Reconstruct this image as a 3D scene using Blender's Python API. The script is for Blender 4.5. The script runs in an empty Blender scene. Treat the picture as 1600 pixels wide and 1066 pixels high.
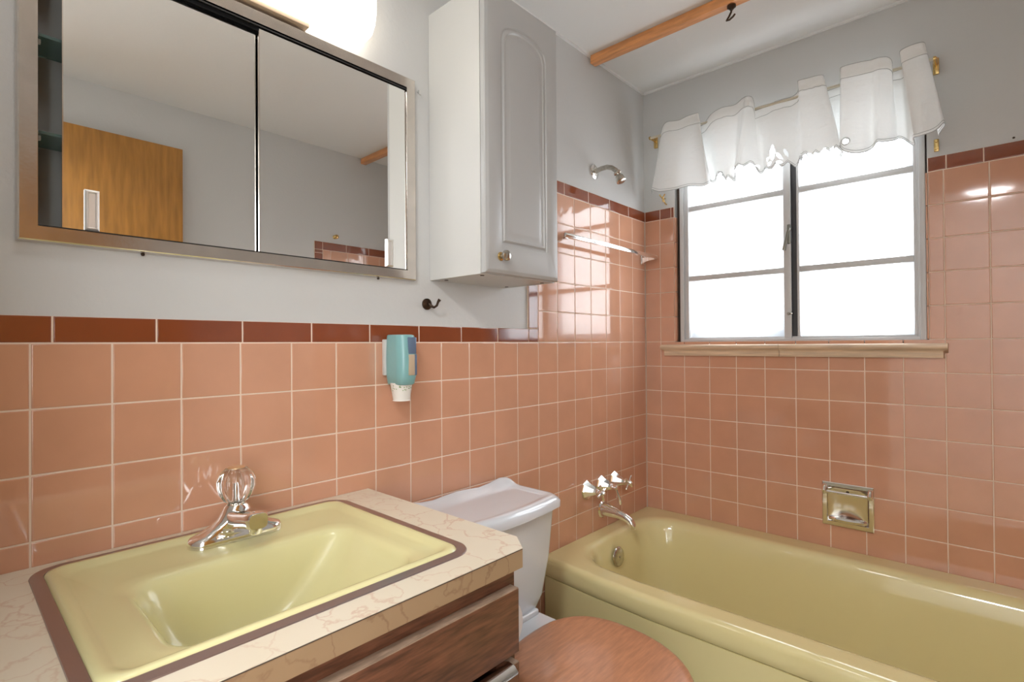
import bpy, bmesh, math, random
from mathutils import Vector, Matrix
random.seed(7)
PI = math.pi
Z0 = 1.15            # height of the pink/brown tile joint above the floor; heights below are relative to it
S = bpy.context.scene
COL = S.collection

# ------------------------------------------------------------------ camera
cam_d = bpy.data.cameras.new('camera'); cam = bpy.data.objects.new('camera', cam_d); COL.objects.link(cam)
S.camera = cam
cam_d.sensor_width = 36; cam_d.lens = 820.7 / 1600 * 36; cam_d.clip_start = 0.02
def cam_pose(yaw, pitch, roll, loc):
    cy, sy, cp, sp = math.cos(yaw), math.sin(yaw), math.cos(pitch), math.sin(pitch)
    F = Vector((cy*cp, sy*cp, sp)); R = Vector((sy, -cy, 0)); U = R.cross(F)
    c, s = math.cos(roll), math.sin(roll)
    R2 = c*R + s*U; U2 = -s*R + c*U
    m = Matrix((R2, U2, -F)).transposed().to_4x4(); m.translation = Vector(loc); return m
cam.matrix_world = cam_pose(0.7411, 0.0069, -0.0071, (-2.1883, -1.171, Z0-0.0078))

# ------------------------------------------------------------------ world, light, exposure
w = bpy.data.worlds.new('overcast_sky'); S.world = w; w.use_nodes = True
bg = w.node_tree.nodes['Background']; bg.inputs[0].default_value = (0.93, 0.97, 1.0, 1); bg.inputs[1].default_value = 8.6
S.view_settings.view_transform = 'Standard'; S.view_settings.look = 'None'
S.view_settings.exposure = 0.2; S.view_settings.gamma = 1; S.view_settings.use_curve_mapping = False
def portal(loc, rot, sx, sy):
    d = bpy.data.lights.new('window_portal', 'AREA'); d.shape = 'RECTANGLE'; d.size = sx; d.size_y = sy
    d.cycles.is_portal = True
    o = bpy.data.objects.new('window_portal', d); COL.objects.link(o); o.location = loc; o.rotation_euler = rot
portal((0.16, -0.585, Z0+0.44), (0, PI/2, 0), 0.98, 0.92)      # bathroom window, light enters towards -x
portal((-3.05, -2.26, Z0+.20), (PI/2, 0, 0), 1.1, 1.5)          # added hall window, light enters towards +y

# ------------------------------------------------------------------ materials
def srgb(r, g, b):
    f = lambda c: (c/255/12.92) if c/255 <= .04045 else ((c/255+.055)/1.055)**2.4
    return (f(r), f(g), f(b), 1)
MATS = {}
def mat(name, col, rough=.5, metal=0, spec=.5, bump=None, vary=None, coat=0, trans=0, emit=None, ior=1.5, sss=0):
    m = bpy.data.materials.new(name); m.use_nodes = True; n = m.node_tree; b = n.nodes['Principled BSDF']
    if len(col) == 3: col = (*col, 1)
    b.inputs['Base Color'].default_value = col; b.inputs['Roughness'].default_value = rough
    b.inputs['Metallic'].default_value = metal; b.inputs['Specular IOR Level'].default_value = spec
    b.inputs['IOR'].default_value = ior
    b.inputs['Coat Weight'].default_value = coat; b.inputs['Coat Roughness'].default_value = .05
    b.inputs['Transmission Weight'].default_value = trans
    if emit: b.inputs['Emission Color'].default_value = (*emit[0], 1); b.inputs['Emission Strength'].default_value = emit[1]
    tc = n.nodes.new('ShaderNodeTexCoord')
    if vary:      # (scale, amount, stretch)
        mp = n.nodes.new('ShaderNodeMapping'); mp.inputs['Scale'].default_value = vary[2] if len(vary) > 2 else (1, 1, 1)
        n.links.new(tc.outputs['Object'], mp.inputs[0])
        t = n.nodes.new('ShaderNodeTexNoise'); t.inputs['Scale'].default_value = vary[0]; t.inputs['Detail'].default_value = 5
        n.links.new(mp.outputs[0], t.inputs['Vector'])
        r = n.nodes.new('ShaderNodeValToRGB'); a = vary[1]
        r.color_ramp.elements[0].position = .3; r.color_ramp.elements[1].position = .7
        r.color_ramp.elements[0].color = tuple(c*(1-a) for c in col[:3])+(1,)
        r.color_ramp.elements[1].color = tuple(min(1, c*(1+a)) for c in col[:3])+(1,)
        n.links.new(t.outputs['Fac'], r.inputs[0]); n.links.new(r.outputs[0], b.inputs['Base Color'])
    if bump:      # (scale, strength, distance)
        t = n.nodes.new('ShaderNodeTexNoise'); t.inputs['Scale'].default_value = bump[0]; t.inputs['Detail'].default_value = 3
        n.links.new(tc.outputs['Object'], t.inputs['Vector'])
        bp = n.nodes.new('ShaderNodeBump'); bp.inputs['Strength'].default_value = bump[1]
        bp.inputs['Distance'].default_value = bump[2] if len(bump) > 2 else .002
        n.links.new(t.outputs['Fac'], bp.inputs['Height']); n.links.new(bp.outputs[0], b.inputs['Normal'])
    MATS[name] = m; return m

M_wall = mat('wall_paint', (.59, .585, .57), .55, bump=(90, .25, .002))
M_ceil = mat('ceiling_paint', (.80, .80, .785), .7, bump=(60, .3, .002))
M_tile = mat('pink_tile', (.62, .318, .20), .06, spec=.5, ior=1.68, bump=(7, .07, .004), vary=(9, .05))
M_trim = mat('brown_trim_tile', (.235, .058, .022), .07, spec=.5, ior=1.68, bump=(14, .1, .003), vary=(6, .12))
M_grout = mat('grout', (.80, .63, .50), .8)
M_floor = mat('floor_vinyl', (.42, .36, .28), .4, vary=(8, .1))
M_sill = mat('tan_stone', (.70, .53, .37), .35, vary=(30, .22, (1, .25, 3)))
M_frame = mat('window_paint', (.60, .60, .60), .4)
M_gasket = mat('dark_gasket', (.05, .05, .055), .6)
M_gap = mat('dark_gap', (.07, .045, .03), .8)
M_chrome = mat('chrome', (.88, .87, .85), .08, 1)
M_nickel = mat('worn_nickel', (.55, .52, .46), .22, 1, vary=(60, .2))
M_steel = mat('stainless_frame', (.70, .65, .60), .17, 1, bump=(120, .05, .001), vary=(25, .06))
M_mirror = mat('mirror_glass', (.86, .86, .84), .004, 1)
M_grey = mat('cabinet_grey', (.40, .385, .35), .45)
M_black = mat('black_track', (.012, .012, .012), .35)
M_brass = mat('brass', (.72, .50, .20), .2, 1)
M_oldmetal = mat('old_dark_metal', (.22, .21, .18), .35, .9)
M_tanmetal = mat('tan_painted_metal', (.42, .31, .21), .4)
M_pull = mat('brushed_pull', (.80, .78, .75), .38, .85)
M_bronze = mat('bronze_hook', (.07, .045, .03), .3, .8)
M_white = mat('white_melamine', (.60, .59, .565), .35)
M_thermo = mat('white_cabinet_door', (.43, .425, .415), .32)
M_beam = mat('orange_pine', (.72, .31, .11), .35, vary=(20, .22, (4, .5, 4)), coat=.3)
M_door = mat('door_veneer', (.42, .19, .035), .35, vary=(11, .22, (5, 5, .5)), coat=.3)
M_yel = mat('tub_yellow', (.76, .665, .34), .10, spec=.6, coat=.6)
M_sink = mat('sink_yellow', (.69, .635, .335), .22, spec=.5, coat=.35)
M_rim = mat('metal_rim', (.42, .36, .35), .3, .9)
M_wood = mat('dark_walnut', (.135, .052, .026), .4, vary=(20, .45, (1, 6, 9)), coat=.15)
M_woodtop = mat('walnut_pale_edge', (.34, .24, .17), .35, vary=(30, .3, (1, 6, 6)))  # paler walnut for the top edges of the drawers
M_seat = mat('seat_wood', (.50, .225, .115), .28, vary=(18, .16, (1.2, 8, 8)), coat=.5)
M_porc = mat('white_porcelain', (.68, .71, .745), .06, spec=.6, coat=.5)
M_teal = mat('teal_plastic', (.21, .42, .42), .3, coat=.2)
M_slot = mat('smoky_window_plastic', (.12, .17, .25), .1)
M_cup = mat('paper_cup', (.80, .76, .70), .5)
M_leafgreen = mat('cup_print_green', (.18, .30, .08), .5)
M_tan = mat('cup_stack_tan', (.50, .38, .26), .6)
M_glow = mat('lit_opal_glass', (.95, .92, .85), .25, emit=((1.0, .94, .84), 3.8))
M_added_lamp = mat('added_lamp_glow', (.95, .95, .93), .3, emit=((.94, .97, 1.0), 8.5))
M_added_hall = mat('added_hall_glow', (.95, .95, .93), .3, emit=((.97, .98, 1.0), 66.0))
M_acryl = mat('clear_acrylic', (.97, .97, .95), .03, trans=1, ior=1.45)
M_cap = mat('gold_cap', (.80, .58, .34), .3, .7)
M_glassshelf = mat('shelf_glass', (.25, .40, .36), .05, trans=.7)
M_paper = mat('tissue_paper', (.80, .79, .77), .9, bump=(200, .2, .001))

def m_counter(ca, cb_, cv):
    m = bpy.data.materials.new('marbled_laminate'); m.use_nodes = True; n = m.node_tree; b = n.nodes['Principled BSDF']
    b.inputs['Roughness'].default_value = .28
    tc = n.nodes.new('ShaderNodeTexCoord')
    nz = n.nodes.new('ShaderNodeTexNoise'); nz.inputs['Scale'].default_value = 7; nz.inputs['Detail'].default_value = 6
    n.links.new(tc.outputs['Object'], nz.inputs[0])
    mx = n.nodes.new('ShaderNodeMix'); mx.data_type = 'RGBA'; mx.inputs['A'].default_value = ca; mx.inputs['B'].default_value = cb_
    n.links.new(nz.outputs['Fac'], mx.inputs['Factor'])
    # thin pinkish veins: distorted voronoi edges
    ad = n.nodes.new('ShaderNodeMix'); ad.data_type = 'VECTOR'; ad.inputs['Factor'].default_value = .22
    n.links.new(tc.outputs['Object'], ad.inputs['A']); n.links.new(nz.outputs['Color'], ad.inputs['B'])
    v = n.nodes.new('ShaderNodeTexVoronoi'); v.feature = 'DISTANCE_TO_EDGE'; v.inputs['Scale'].default_value = 13
    n.links.new(ad.outputs['Result'], v.inputs['Vector'])
    r = n.nodes.new('ShaderNodeValToRGB'); r.color_ramp.elements[0].position = 0; r.color_ramp.elements[0].color = (1, 1, 1, 1)
    r.color_ramp.elements[1].position = .035; r.color_ramp.elements[1].color = (0, 0, 0, 1)
    n.links.new(v.outputs['Distance'], r.inputs[0])
    n2 = n.nodes.new('ShaderNodeTexNoise'); n2.inputs['Scale'].default_value = 4
    n.links.new(tc.outputs['Object'], n2.inputs[0])
    mul = n.nodes.new('ShaderNodeMath'); mul.operation = 'MULTIPLY'; n.links.new(r.outputs[0], mul.inputs[0]); n.links.new(n2.outputs['Fac'], mul.inputs[1])
    m2 = n.nodes.new('ShaderNodeMix'); m2.data_type = 'RGBA'; m2.inputs['B'].default_value = cv
    n.links.new(mx.outputs['Result'], m2.inputs['A']); n.links.new(mul.outputs[0], m2.inputs['Factor'])
    n.links.new(m2.outputs['Result'], b.inputs['Base Color']); return m
M_counter = m_counter((.70, .61, .46, 1), (.76, .69, .56, 1), (.58, .37, .26, 1))
M_edge = m_counter((.32, .20, .11, 1), (.38, .255, .145, 1), (.20, .10, .055, 1))

def m_pane():
    m = bpy.data.materials.new('hammered_glass'); m.use_nodes = True; n = m.node_tree; n.nodes.clear()
    out = n.nodes.new('ShaderNodeOutputMaterial'); tr = n.nodes.new('ShaderNodeBsdfTransparent'); tl = n.nodes.new('ShaderNodeBsdfTranslucent')
    gl = n.nodes.new('ShaderNodeBsdfGlossy'); gl.inputs['Roughness'].default_value = .15
    m1 = n.nodes.new('ShaderNodeMixShader'); m2 = n.nodes.new('ShaderNodeMixShader')
    tc = n.nodes.new('ShaderNodeTexCoord'); v = n.nodes.new('ShaderNodeTexVoronoi'); v.inputs['Scale'].default_value = 190
    n.links.new(tc.outputs['Object'], v.inputs['Vector'])
    r = n.nodes.new('ShaderNodeMapRange'); r.inputs['From Max'].default_value = .7; r.inputs['To Min'].default_value = .97; r.inputs['To Max'].default_value = .80
    n.links.new(v.outputs['Distance'], r.inputs['Value']); n.links.new(r.outputs[0], tr.inputs['Color'])
    tl.inputs['Color'].default_value = (.9, .92, .95, 1)
    bp = n.nodes.new('ShaderNodeBump'); bp.inputs['Strength'].default_value = .5; bp.inputs['Distance'].default_value = .002
    n.links.new(v.outputs['Distance'], bp.inputs['Height']); n.links.new(bp.outputs[0], gl.inputs['Normal'])
    m1.inputs[0].default_value = .30; n.links.new(tr.outputs[0], m1.inputs[1]); n.links.new(tl.outputs[0], m1.inputs[2])
    m2.inputs[0].default_value = .06; n.links.new(m1.outputs[0], m2.inputs[1]); n.links.new(gl.outputs[0], m2.inputs[2])
    n.links.new(m2.outputs[0], out.inputs[0]); return m
M_pane = m_pane()

def m_cloth(name, transl, transp):
    m = bpy.data.materials.new(name); m.use_nodes = True; n = m.node_tree; n.nodes.clear()
    out = n.nodes.new('ShaderNodeOutputMaterial'); d = n.nodes.new('ShaderNodeBsdfDiffuse'); t = n.nodes.new('ShaderNodeBsdfTranslucent'); x = n.nodes.new('ShaderNodeBsdfTransparent')
    d.inputs[0].default_value = (.88, .88, .86, 1); t.inputs[0].default_value = (.86, .86, .84, 1)
    tc = n.nodes.new('ShaderNodeTexCoord'); nz = n.nodes.new('ShaderNodeTexNoise'); nz.inputs['Scale'].default_value = 22; nz.inputs['Detail'].default_value = 4
    mp = n.nodes.new('ShaderNodeMapping'); mp.inputs['Scale'].default_value = (1, .7, 1.6)
    n.links.new(tc.outputs['Object'], mp.inputs[0]); n.links.new(mp.outputs[0], nz.inputs[0])
    bp = n.nodes.new('ShaderNodeBump'); bp.inputs['Strength'].default_value = .6; bp.inputs['Distance'].default_value = .01
    n.links.new(nz.outputs['Fac'], bp.inputs['Height']); n.links.new(bp.outputs[0], d.inputs['Normal']); n.links.new(bp.outputs[0], t.inputs['Normal'])
    m1 = n.nodes.new('ShaderNodeMixShader'); m2 = n.nodes.new('ShaderNodeMixShader')
    m1.inputs[0].default_value = transl; n.links.new(d.outputs[0], m1.inputs[1]); n.links.new(t.outputs[0], m1.inputs[2])
    m2.inputs[0].default_value = transp; n.links.new(m1.outputs[0], m2.inputs[1]); n.links.new(x.outputs[0], m2.inputs[2])
    n.links.new(m2.outputs[0], out.inputs[0]); return m
M_cloth = m_cloth('white_voile', .13, .004)
M_hem = mat('grey_white_stitching', (.42, .42, .41), .8)

# ------------------------------------------------------------------ mesh helpers
class MB:
    def __init__(s): s.bm = bmesh.new()
    def box(s, x0, x1, y0, y1, z0, z1, bev=0, seg=2):
        t = bmesh.new()
        vs = [t.verts.new((x, y, z)) for x in sorted((x0, x1)) for y in sorted((y0, y1)) for z in sorted((z0, z1))]
        for f in ((0,1,3,2),(4,6,7,5),(0,4,5,1),(2,3,7,6),(0,2,6,4),(1,5,7,3)): t.faces.new([vs[i] for i in f])
        if bev: bmesh.ops.bevel(t, geom=list(t.edges), offset=bev, segments=seg, profile=.5, affect='EDGES')
        s._merge(t); return s
    def _merge(s, t):
        me = bpy.data.meshes.new('tmp'); t.to_mesh(me); t.free(); s.bm.from_mesh(me); bpy.data.meshes.remove(me)
    def loft(s, rings, cap0=False, cap1=False, closed=True):
        R = [[s.bm.verts.new(p) for p in r] for r in rings]; n = len(R[0])
        for a, b in zip(R, R[1:]):
            for i in range(n if closed else n-1):
                j = (i+1) % n; s.bm.faces.new((a[i], a[j], b[j], b[i]))
        if cap0: s.bm.faces.new(R[0][::-1])
        if cap1: s.bm.faces.new(R[-1])
        return s
    def tube(s, pts, rad, n=12, caps=True, flat=1.0):
        pts = [Vector(p) for p in pts]
        if not isinstance(rad, (list, tuple)): rad = [rad]*len(pts)
        up = None; rings = []
        for i, p in enumerate(pts):
            d = (pts[min(i+1, len(pts)-1)]-pts[max(i-1, 0)]).normalized()
            if up is None: up = Vector((0, 0, 1)) if abs(d.z) < .9 else Vector((1, 0, 0))
            a = d.cross(up).normalized(); b = a.cross(d).normalized(); up = b
            rings.append([p+rad[i]*(math.cos(t)*a+flat*math.sin(t)*b) for t in [2*PI*k/n for k in range(n)]])
        return s.loft(rings, caps, caps)
    def lathe(s, prof, o, axis, n=32, lobes=0, lobe=0):
        """prof: (distance along axis, radius)"""
        o = Vector(o); d = Vector(axis).normalized(); up = Vector((0, 0, 1)) if abs(d.z) < .9 else Vector((1, 0, 0))
        a = d.cross(up).normalized(); b = a.cross(d)
        rings = []
        for h, r in prof:
            rr = []
            for k in range(n):
                t = 2*PI*k/n; q = max(r, 1e-5)*(1+(lobe*math.cos(lobes*t) if lobes else 0)); rr.append(o+d*h+q*(math.cos(t)*a+math.sin(t)*b))
            rings.append(rr)
        return s.loft(rings, True, True)
    def build(s, name, m, parent=None, smooth=40, flip=True):
        bm = s.bm; bmesh.ops.remove_doubles(bm, verts=bm.verts, dist=1e-6)
        if flip: bmesh.ops.recalc_face_normals(bm, faces=bm.faces)
        for v in bm.verts: v.co.z += Z0
        if smooth:
            for f in bm.faces: f.smooth = True
            lim = math.radians(smooth)
            for e in bm.edges:
                if len(e.link_faces) == 2 and e.calc_face_angle(0) > lim: e.smooth = False
        if parent: off = parent_loc(parent)
        else:
            xs = [v.co for v in bm.verts]
            off = Vector(((min(v.x for v in xs)+max(v.x for v in xs))/2, (min(v.y for v in xs)+max(v.y for v in xs))/2, min(v.z for v in xs)))
        for v in bm.verts: v.co -= off
        me = bpy.data.meshes.new(name); bm.to_mesh(me); bm.free()
        o = bpy.data.objects.new(name, me); COL.objects.link(o); me.materials.append(m)
        if parent: o.parent = parent
        else: o.location = off
        return o
def parent_loc(p):
    v = Vector(p.location)
    while p.parent: p = p.parent; v += Vector(p.location)
    return v
def tag(o, label, cat, group=None):
    o['label'] = label; o['category'] = cat
    if group: o['group'] = group
    return o
def thing(name, label, cat, x, y, z, group=None):
    o = bpy.data.objects.new(name, None); COL.objects.link(o); o.location = (x, y, z+Z0); o.empty_display_size = .05
    return tag(o, label, cat, group)
def struct(o): o['kind'] = 'structure'; return o
def box(name, m, *a, parent=None, bev=0): return MB().box(*a, bev=bev).build(name, m, parent)
def rrect(cx, cy, hx, hy, r, z, n=10, dx=None):
    """rounded rectangle ring, 4*(n+1)+4*side points; dx(x,y)->x shift"""
    r = min(r, hx-1e-4, hy-1e-4); pts = []; k = 8
    cs = [(cx+hx-r, cy+hy-r, 0), (cx-hx+r, cy+hy-r, PI/2), (cx-hx+r, cy-hy+r, PI), (cx+hx-r, cy-hy+r, 1.5*PI)]
    for q in range(4):
        ax, ay, t0 = cs[q]
        for i in range(n+1):
            t = t0+PI/2*i/n; pts.append((ax+r*math.cos(t), ay+r*math.sin(t)))
        bx, by, t1 = cs[(q+1) % 4]
        p0 = pts[-1]; p1 = (bx+r*math.cos(t1), by+r*math.sin(t1))
        for i in range(1, k): pts.append((p0[0]+(p1[0]-p0[0])*i/k, p0[1]+(p1[1]-p0[1])*i/k))
    return [Vector(((x+dx(x, y)) if dx else x, y, z)) for x, y in pts]
def smooth(a, b, t): t = max(0, min(1, (t-a)/(b-a))); return t*t*(3-2*t)

# ------------------------------------------------------------------ room shell
T = .1095; CEIL = 1.142; YC = -1.68; XD = -2.25; FL = -Z0
AX0 = -2.0858; BY0 = -.0733                       # tile column origins on the two walls
WY0, WY1, WZ0, WZ1 = -.140, -1.019, -.012, .905   # window opening
TRH = .047

def wall_with_hole_x(name, x0, x1, ya, yb, za, zb, hy0, hy1, hz0, hz1):
    mb = MB()
    mb.box(x0, x1, ya, yb, za, hz0); mb.box(x0, x1, ya, yb, hz1, zb)
    mb.box(x0, x1, ya, min(hy0, hy1), hz0, hz1); mb.box(x0, x1, max(hy0, hy1), yb, hz0, hz1)
    return struct(mb.build(name, M_wall, smooth=0))
# wall_left carries the recessed medicine cabinet: opening x -2.085..-1.32, z .19..0.70
mb = MB()
OX0, OX1, OZ0, OZ1 = -2.080, -1.326, .190, .696
mb.box(XD-.1, .15, .007, .15, FL, OZ0); mb.box(XD-.1, .15, .007, .15, OZ1, CEIL)
mb.box(XD-.1, OX0, .007, .15, OZ0, OZ1); mb.box(OX1, .15, .007, .15, OZ0, OZ1)
wall_left = struct(mb.build('wall_left', M_wall, smooth=0))
wall_front = wall_with_hole_x('wall_front', .007, .15, YC-.1, .007, FL, CEIL, WY0-.002, WY1+.002, WZ0, WZ1)
wall_right = struct(box('wall_right', M_wall, XD-.1, .15, YC-.12, YC, FL, CEIL))
# wall behind the camera with the doorway
wall_back = wall_with_hole_x('wall_back', XD-.1, XD, YC, .007, FL, CEIL, -.64, -1.655, FL, .95)
ceiling = struct(box('ceiling', M_ceil, -3.9, .15, -2.3, .15, CEIL, CEIL+.1))
floor = struct(box('floor', M_floor, -3.9, .15, -2.3, .15, FL-.1, FL))
# hallway outside the bathroom door
struct(box('wall_hall_left', M_wall, -3.8, XD-.1, .05, .15, FL, CEIL))
struct(box('wall_hall_end', M_wall, -3.8, -3.7, -2.2, .05, FL, CEIL))
mb = MB(); mb.box(-3.8, -3.6, -2.3, -2.2, FL, CEIL); mb.box(-2.5, XD-.1, -2.3, -2.2, FL, CEIL); mb.box(-3.6, -2.5, -2.3, -2.2, FL, -.55); mb.box(-3.6, -2.5, -2.3, -2.2, .95, CEIL)
struct(mb.build('wall_hall_right', M_wall, smooth=0))
# cove lines
box('trim_1', M_ceil, XD, 0, -.003, .007, CEIL-.007, CEIL).__setitem__('kind', 'structure')
box('trim_2', M_ceil, -.003, .007, YC, 0, CEIL-.007, CEIL).__setitem__('kind', 'structure')

# ---- tiles: every tile of a wall as slightly pillowed faces in one mesh (surface pattern of its wall)
def tile(bm, o, u, v, nrm, a0, a1, b0, b1, g=.0013, t=.006, round_edge=None):
    """tile between a0..a1 along u and b0..b1 along v; face flush with plane through o"""
    if a1 < a0: a0, a1 = a1, a0
    if b1 < b0: b0, b1 = b1, b0
    a0 += g; a1 -= g; b0 += g; b1 -= g
    if a1-a0 < .004 or b1-b0 < .004: return
    tx = random.uniform(-1, 1)*.0016; ty = random.uniform(-1, 1)*.0016
    ca, cb = (a0+a1)/2, (b0+b1)/2
    def P(a, b, h): return o+u*a+v*b+nrm*(h+(a-ca)*tx+(b-cb)*ty)
    rings = []
    for ins, h in ((0, -t), (0, -.0012), (.0004, -.0005), (.0013, -.0001), (.0024, 0), (.0030, .000005)):
        ins = min(ins, (a1-a0)*.45, (b1-b0)*.45)
        rings.append([bm.verts.new(P(a, b, h)) for a, b in ((a0+ins, b0+ins), (a1-ins, b0+ins), (a1-ins, b1-ins), (a0+ins, b1-ins))])
    for p, q in zip(rings, rings[1:]):
        for i in range(4): bm.faces.new((p[i], p[(i+1) % 4], q[(i+1) % 4], q[i]))
    bm.faces.new(rings[-1])
Xv, Yv, Zv = Vector((1, 0, 0)), Vector((0, 1, 0)), Vector((0, 0, 1))
def cuts(lo, hi, org, step):
    k = math.ceil((lo-org)/step+1e-6); c = [lo]
    while org+k*step < hi-1e-6: c.append(org+k*step); k += 1
    return c+[hi]
# left wall
mb = MB(); bm = mb.bm
O = Vector((0, 0, 0)); XE = AX0+12*T
ca = cuts(XD, 0, AX0, T); rows = [-k*T for k in range(11)]+[FL]
for a, b in zip(ca, ca[1:]):
    for r0, r1 in zip(rows, rows[1:]): tile(bm, O, Xv, Zv, -Yv, a, b, r1, r0)
for a, b in zip(cuts(XE, 0, AX0, T), cuts(XE, 0, AX0, T)[1:]):
    for k in range(5): tile(bm, O, Xv, Zv, -Yv, a, b, k*T, (k+1)*T)
mb.build('pink_tiles', M_tile, wall_left, smooth=60)
mb = MB(); bm = mb.bm
j = [-2.21, -2.058, -1.908, -1.753, -1.600, -1.445, -1.289, -1.132, -.975, XE-.052]
tile(bm, O, Xv, Zv, -Yv, XD, j[0], 0, TRH)
for a, b in zip(j, j[1:]): tile(bm, O, Xv, Zv, -Yv, a, b, 0, TRH)
tile(bm, O, Xv, Zv, -Yv, XE-.052, XE, 0, TRH)
zz = TRH
while zz < 5*T-.01: tile(bm, O, Xv, Zv, -Yv, XE-.052, XE, zz, min(zz+.1525, 5*T)); zz += .1525
j = [XE-.052, XE, -.613, -.455, -.300, -.146, 0]
for a, b in zip(j, j[1:]): tile(bm, O, Xv, Zv, -Yv, a, b, 5*T, 5*T+TRH)
mb.build('brown_border_tiles', M_trim, wall_left, smooth=60)
mb = MB(); mb.box(XD, 0, .0009, .007, FL, TRH-.001); mb.box(XE-.051, 0, .0009, .007, TRH-.01, 5*T+TRH-.001)
mb.build('grout', M_grout, wall_left, smooth=0)
# window wall
mb = MB(); bm = mb.bm
cb = cuts(0, -YC, -BY0, T)
def bt(a, b, z0, z1): tile(bm, O, -Yv, Zv, -Xv, a, b, z0, z1)
for a, b in zip(cb, cb[1:]):
    for r0, r1 in zip(rows, rows[1:]):
        bt(a, b, r1, r0 if r0 < -.001 else 0)
    for k in range(5):
        if b <= -WY0+1e-6 or a >= -WY1-1e-6: bt(a, b, k*T, (k+1)*T)
        elif a < -WY0: bt(a, -WY0, k*T, (k+1)*T)
        elif b > -WY1: bt(-WY1, b, k*T, (k+1)*T)
for k in range(5):      # bullnose return on the left jamb
    mb.box(.0002, .020, WY0-.008, WY0-.0008, k*T+.001, (k+1)*T-.001, bev=.001)
    mb.box(.0002, .020, WY1+.0008, WY1+.006, k*T+.001, (k+1)*T-.001, bev=.001)
mb.build('pink_tiles', M_tile, wall_front, smooth=60)
mb = MB(); bm = mb.bm
for a, b in ((0, .074), (.074, .126), (.126, -WY0), (-WY1, 1.066), (1.066, 1.156), (1.156, 1.308), (1.308, 1.460), (1.460, 1.612), (1.612, 1.68)):
    bt(a, b, 5*T, 5*T+TRH)
mb.build('brown_border_tiles', M_trim, wall_front, smooth=60)
mb = MB()
mb.box(.0009, .007, YC, 0, FL, WZ0); mb.box(.0009, .007, WY0, 0, WZ0, 5*T+TRH-.001); mb.box(.0009, .007, YC, WY1, WZ0, 5*T+TRH-.001)
mb.build('grout', M_grout, wall_front, smooth=0)
# right wall (seen in the mirror): tiled end of the tub
mb = MB(); bm = mb.bm; OR = Vector((0, YC+.007, 0))
XR = -.690
def rt(a, b, z0, z1): tile(bm, OR, Xv, Zv, Yv, a, b, z0, z1)
cr = cuts(XR, 0, -.64, T); zr = rows[::-1]+[T*k for k in range(1, 6)]
for a, b in zip(cr, cr[1:]):
    for r0, r1 in zip(zr, zr[1:]): rt(a, b, r0, r1)
mb.build('pink_tiles', M_tile, wall_right, smooth=60)
mb = MB(); bm = mb.bm
for a, b in zip([XR-.05, XR+.0, -.54, -.388, -.236, -.084], [XR, -.54, -.388, -.236, -.084, 0]): rt(a, b, 5*T, 5*T+TRH)
zz = FL
while zz < 5*T-.01: rt(XR-.05, XR, zz, min(zz+.1525, 5*T)); zz += .1525
mb.build('brown_border_tiles', M_trim, wall_right, smooth=60)
box('grout', M_grout, XR-.049, 0, YC, YC+.0058, FL, 5*T+TRH-.001, parent=wall_right)

# ---- window
win = bpy.data.objects.new('window_1', None); COL.objects.link(win); win.location = (.03, -.58, Z0+WZ0); win['kind'] = 'structure'
FX = .006
def ring_frame(mb, x0, x1, y0, y1, z0, z1, wd, bev=.002):
    """rectangular frame in the yz plane, y0 > y1"""
    mb.box(x0, x1, y0, y0-wd, z0, z1, bev=bev); mb.box(x0, x1, y1+wd, y1, z0, z1, bev=bev)
    mb.box(x0, x1, y0-wd+.0005, y1+wd-.0005, z0, z0+wd, bev=bev); mb.box(x0, x1, y0-wd+.0005, y1+wd-.0005, z1-wd, z1, bev=bev)
mb = MB(); ring_frame(mb, .030, .12, WY0-.002, WY1+.002, WZ0+.001, WZ1-.001, .014, 0); mb.build('shadow_surround', M_gap, win, smooth=0)  # dark backing stands in for the shadow between jamb and frame
mb = MB(); ring_frame(mb, FX, .05, -.163, -1.012, WZ0+.004, .90, .017); ring_frame(mb, FX+.010, .06, -.1795, -.9955, WZ0+.0205, .884, .008)
mb.build('window_frame', M_frame, win)
G0, G1 = .006, .872
# left sash
mb = MB(); ring_frame(mb, FX+.006, .042, -.188, -.606, G0-.006, .877, .0125)
mb.box(FX+.004, .042, -.580, -.606, G0-.006, .877, bev=.002)
for zc in (.272, .574): mb.box(FX+.010, .040, -.1995, -.5795, zc-.011, zc+.011, bev=.002)
mb.build('window_sash', M_frame, win)
mb = MB(); ring_frame(mb, FX+.012, .042, -.624, -.988, G0-.006, .877, .009)
for zc in (.272, .574): mb.box(FX+.014, .040, -.633, -.979, zc-.011, zc+.011, bev=.002)
mb.build('window_sash', M_frame, win)
box('gasket', M_gasket, FX+.014, .05, -.6065, -.6235, G0-.006, .877, parent=win)
for y0, y1 in ((-.1997, -.5795), (-.632, -.980)):
    for z0, z1 in ((G0+.002, .2605), (.2835, .5625), (.5855, .868)):
        box('window_pane', M_pane, .024, .027, y0, y1, z0, z1, parent=win)
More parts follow.
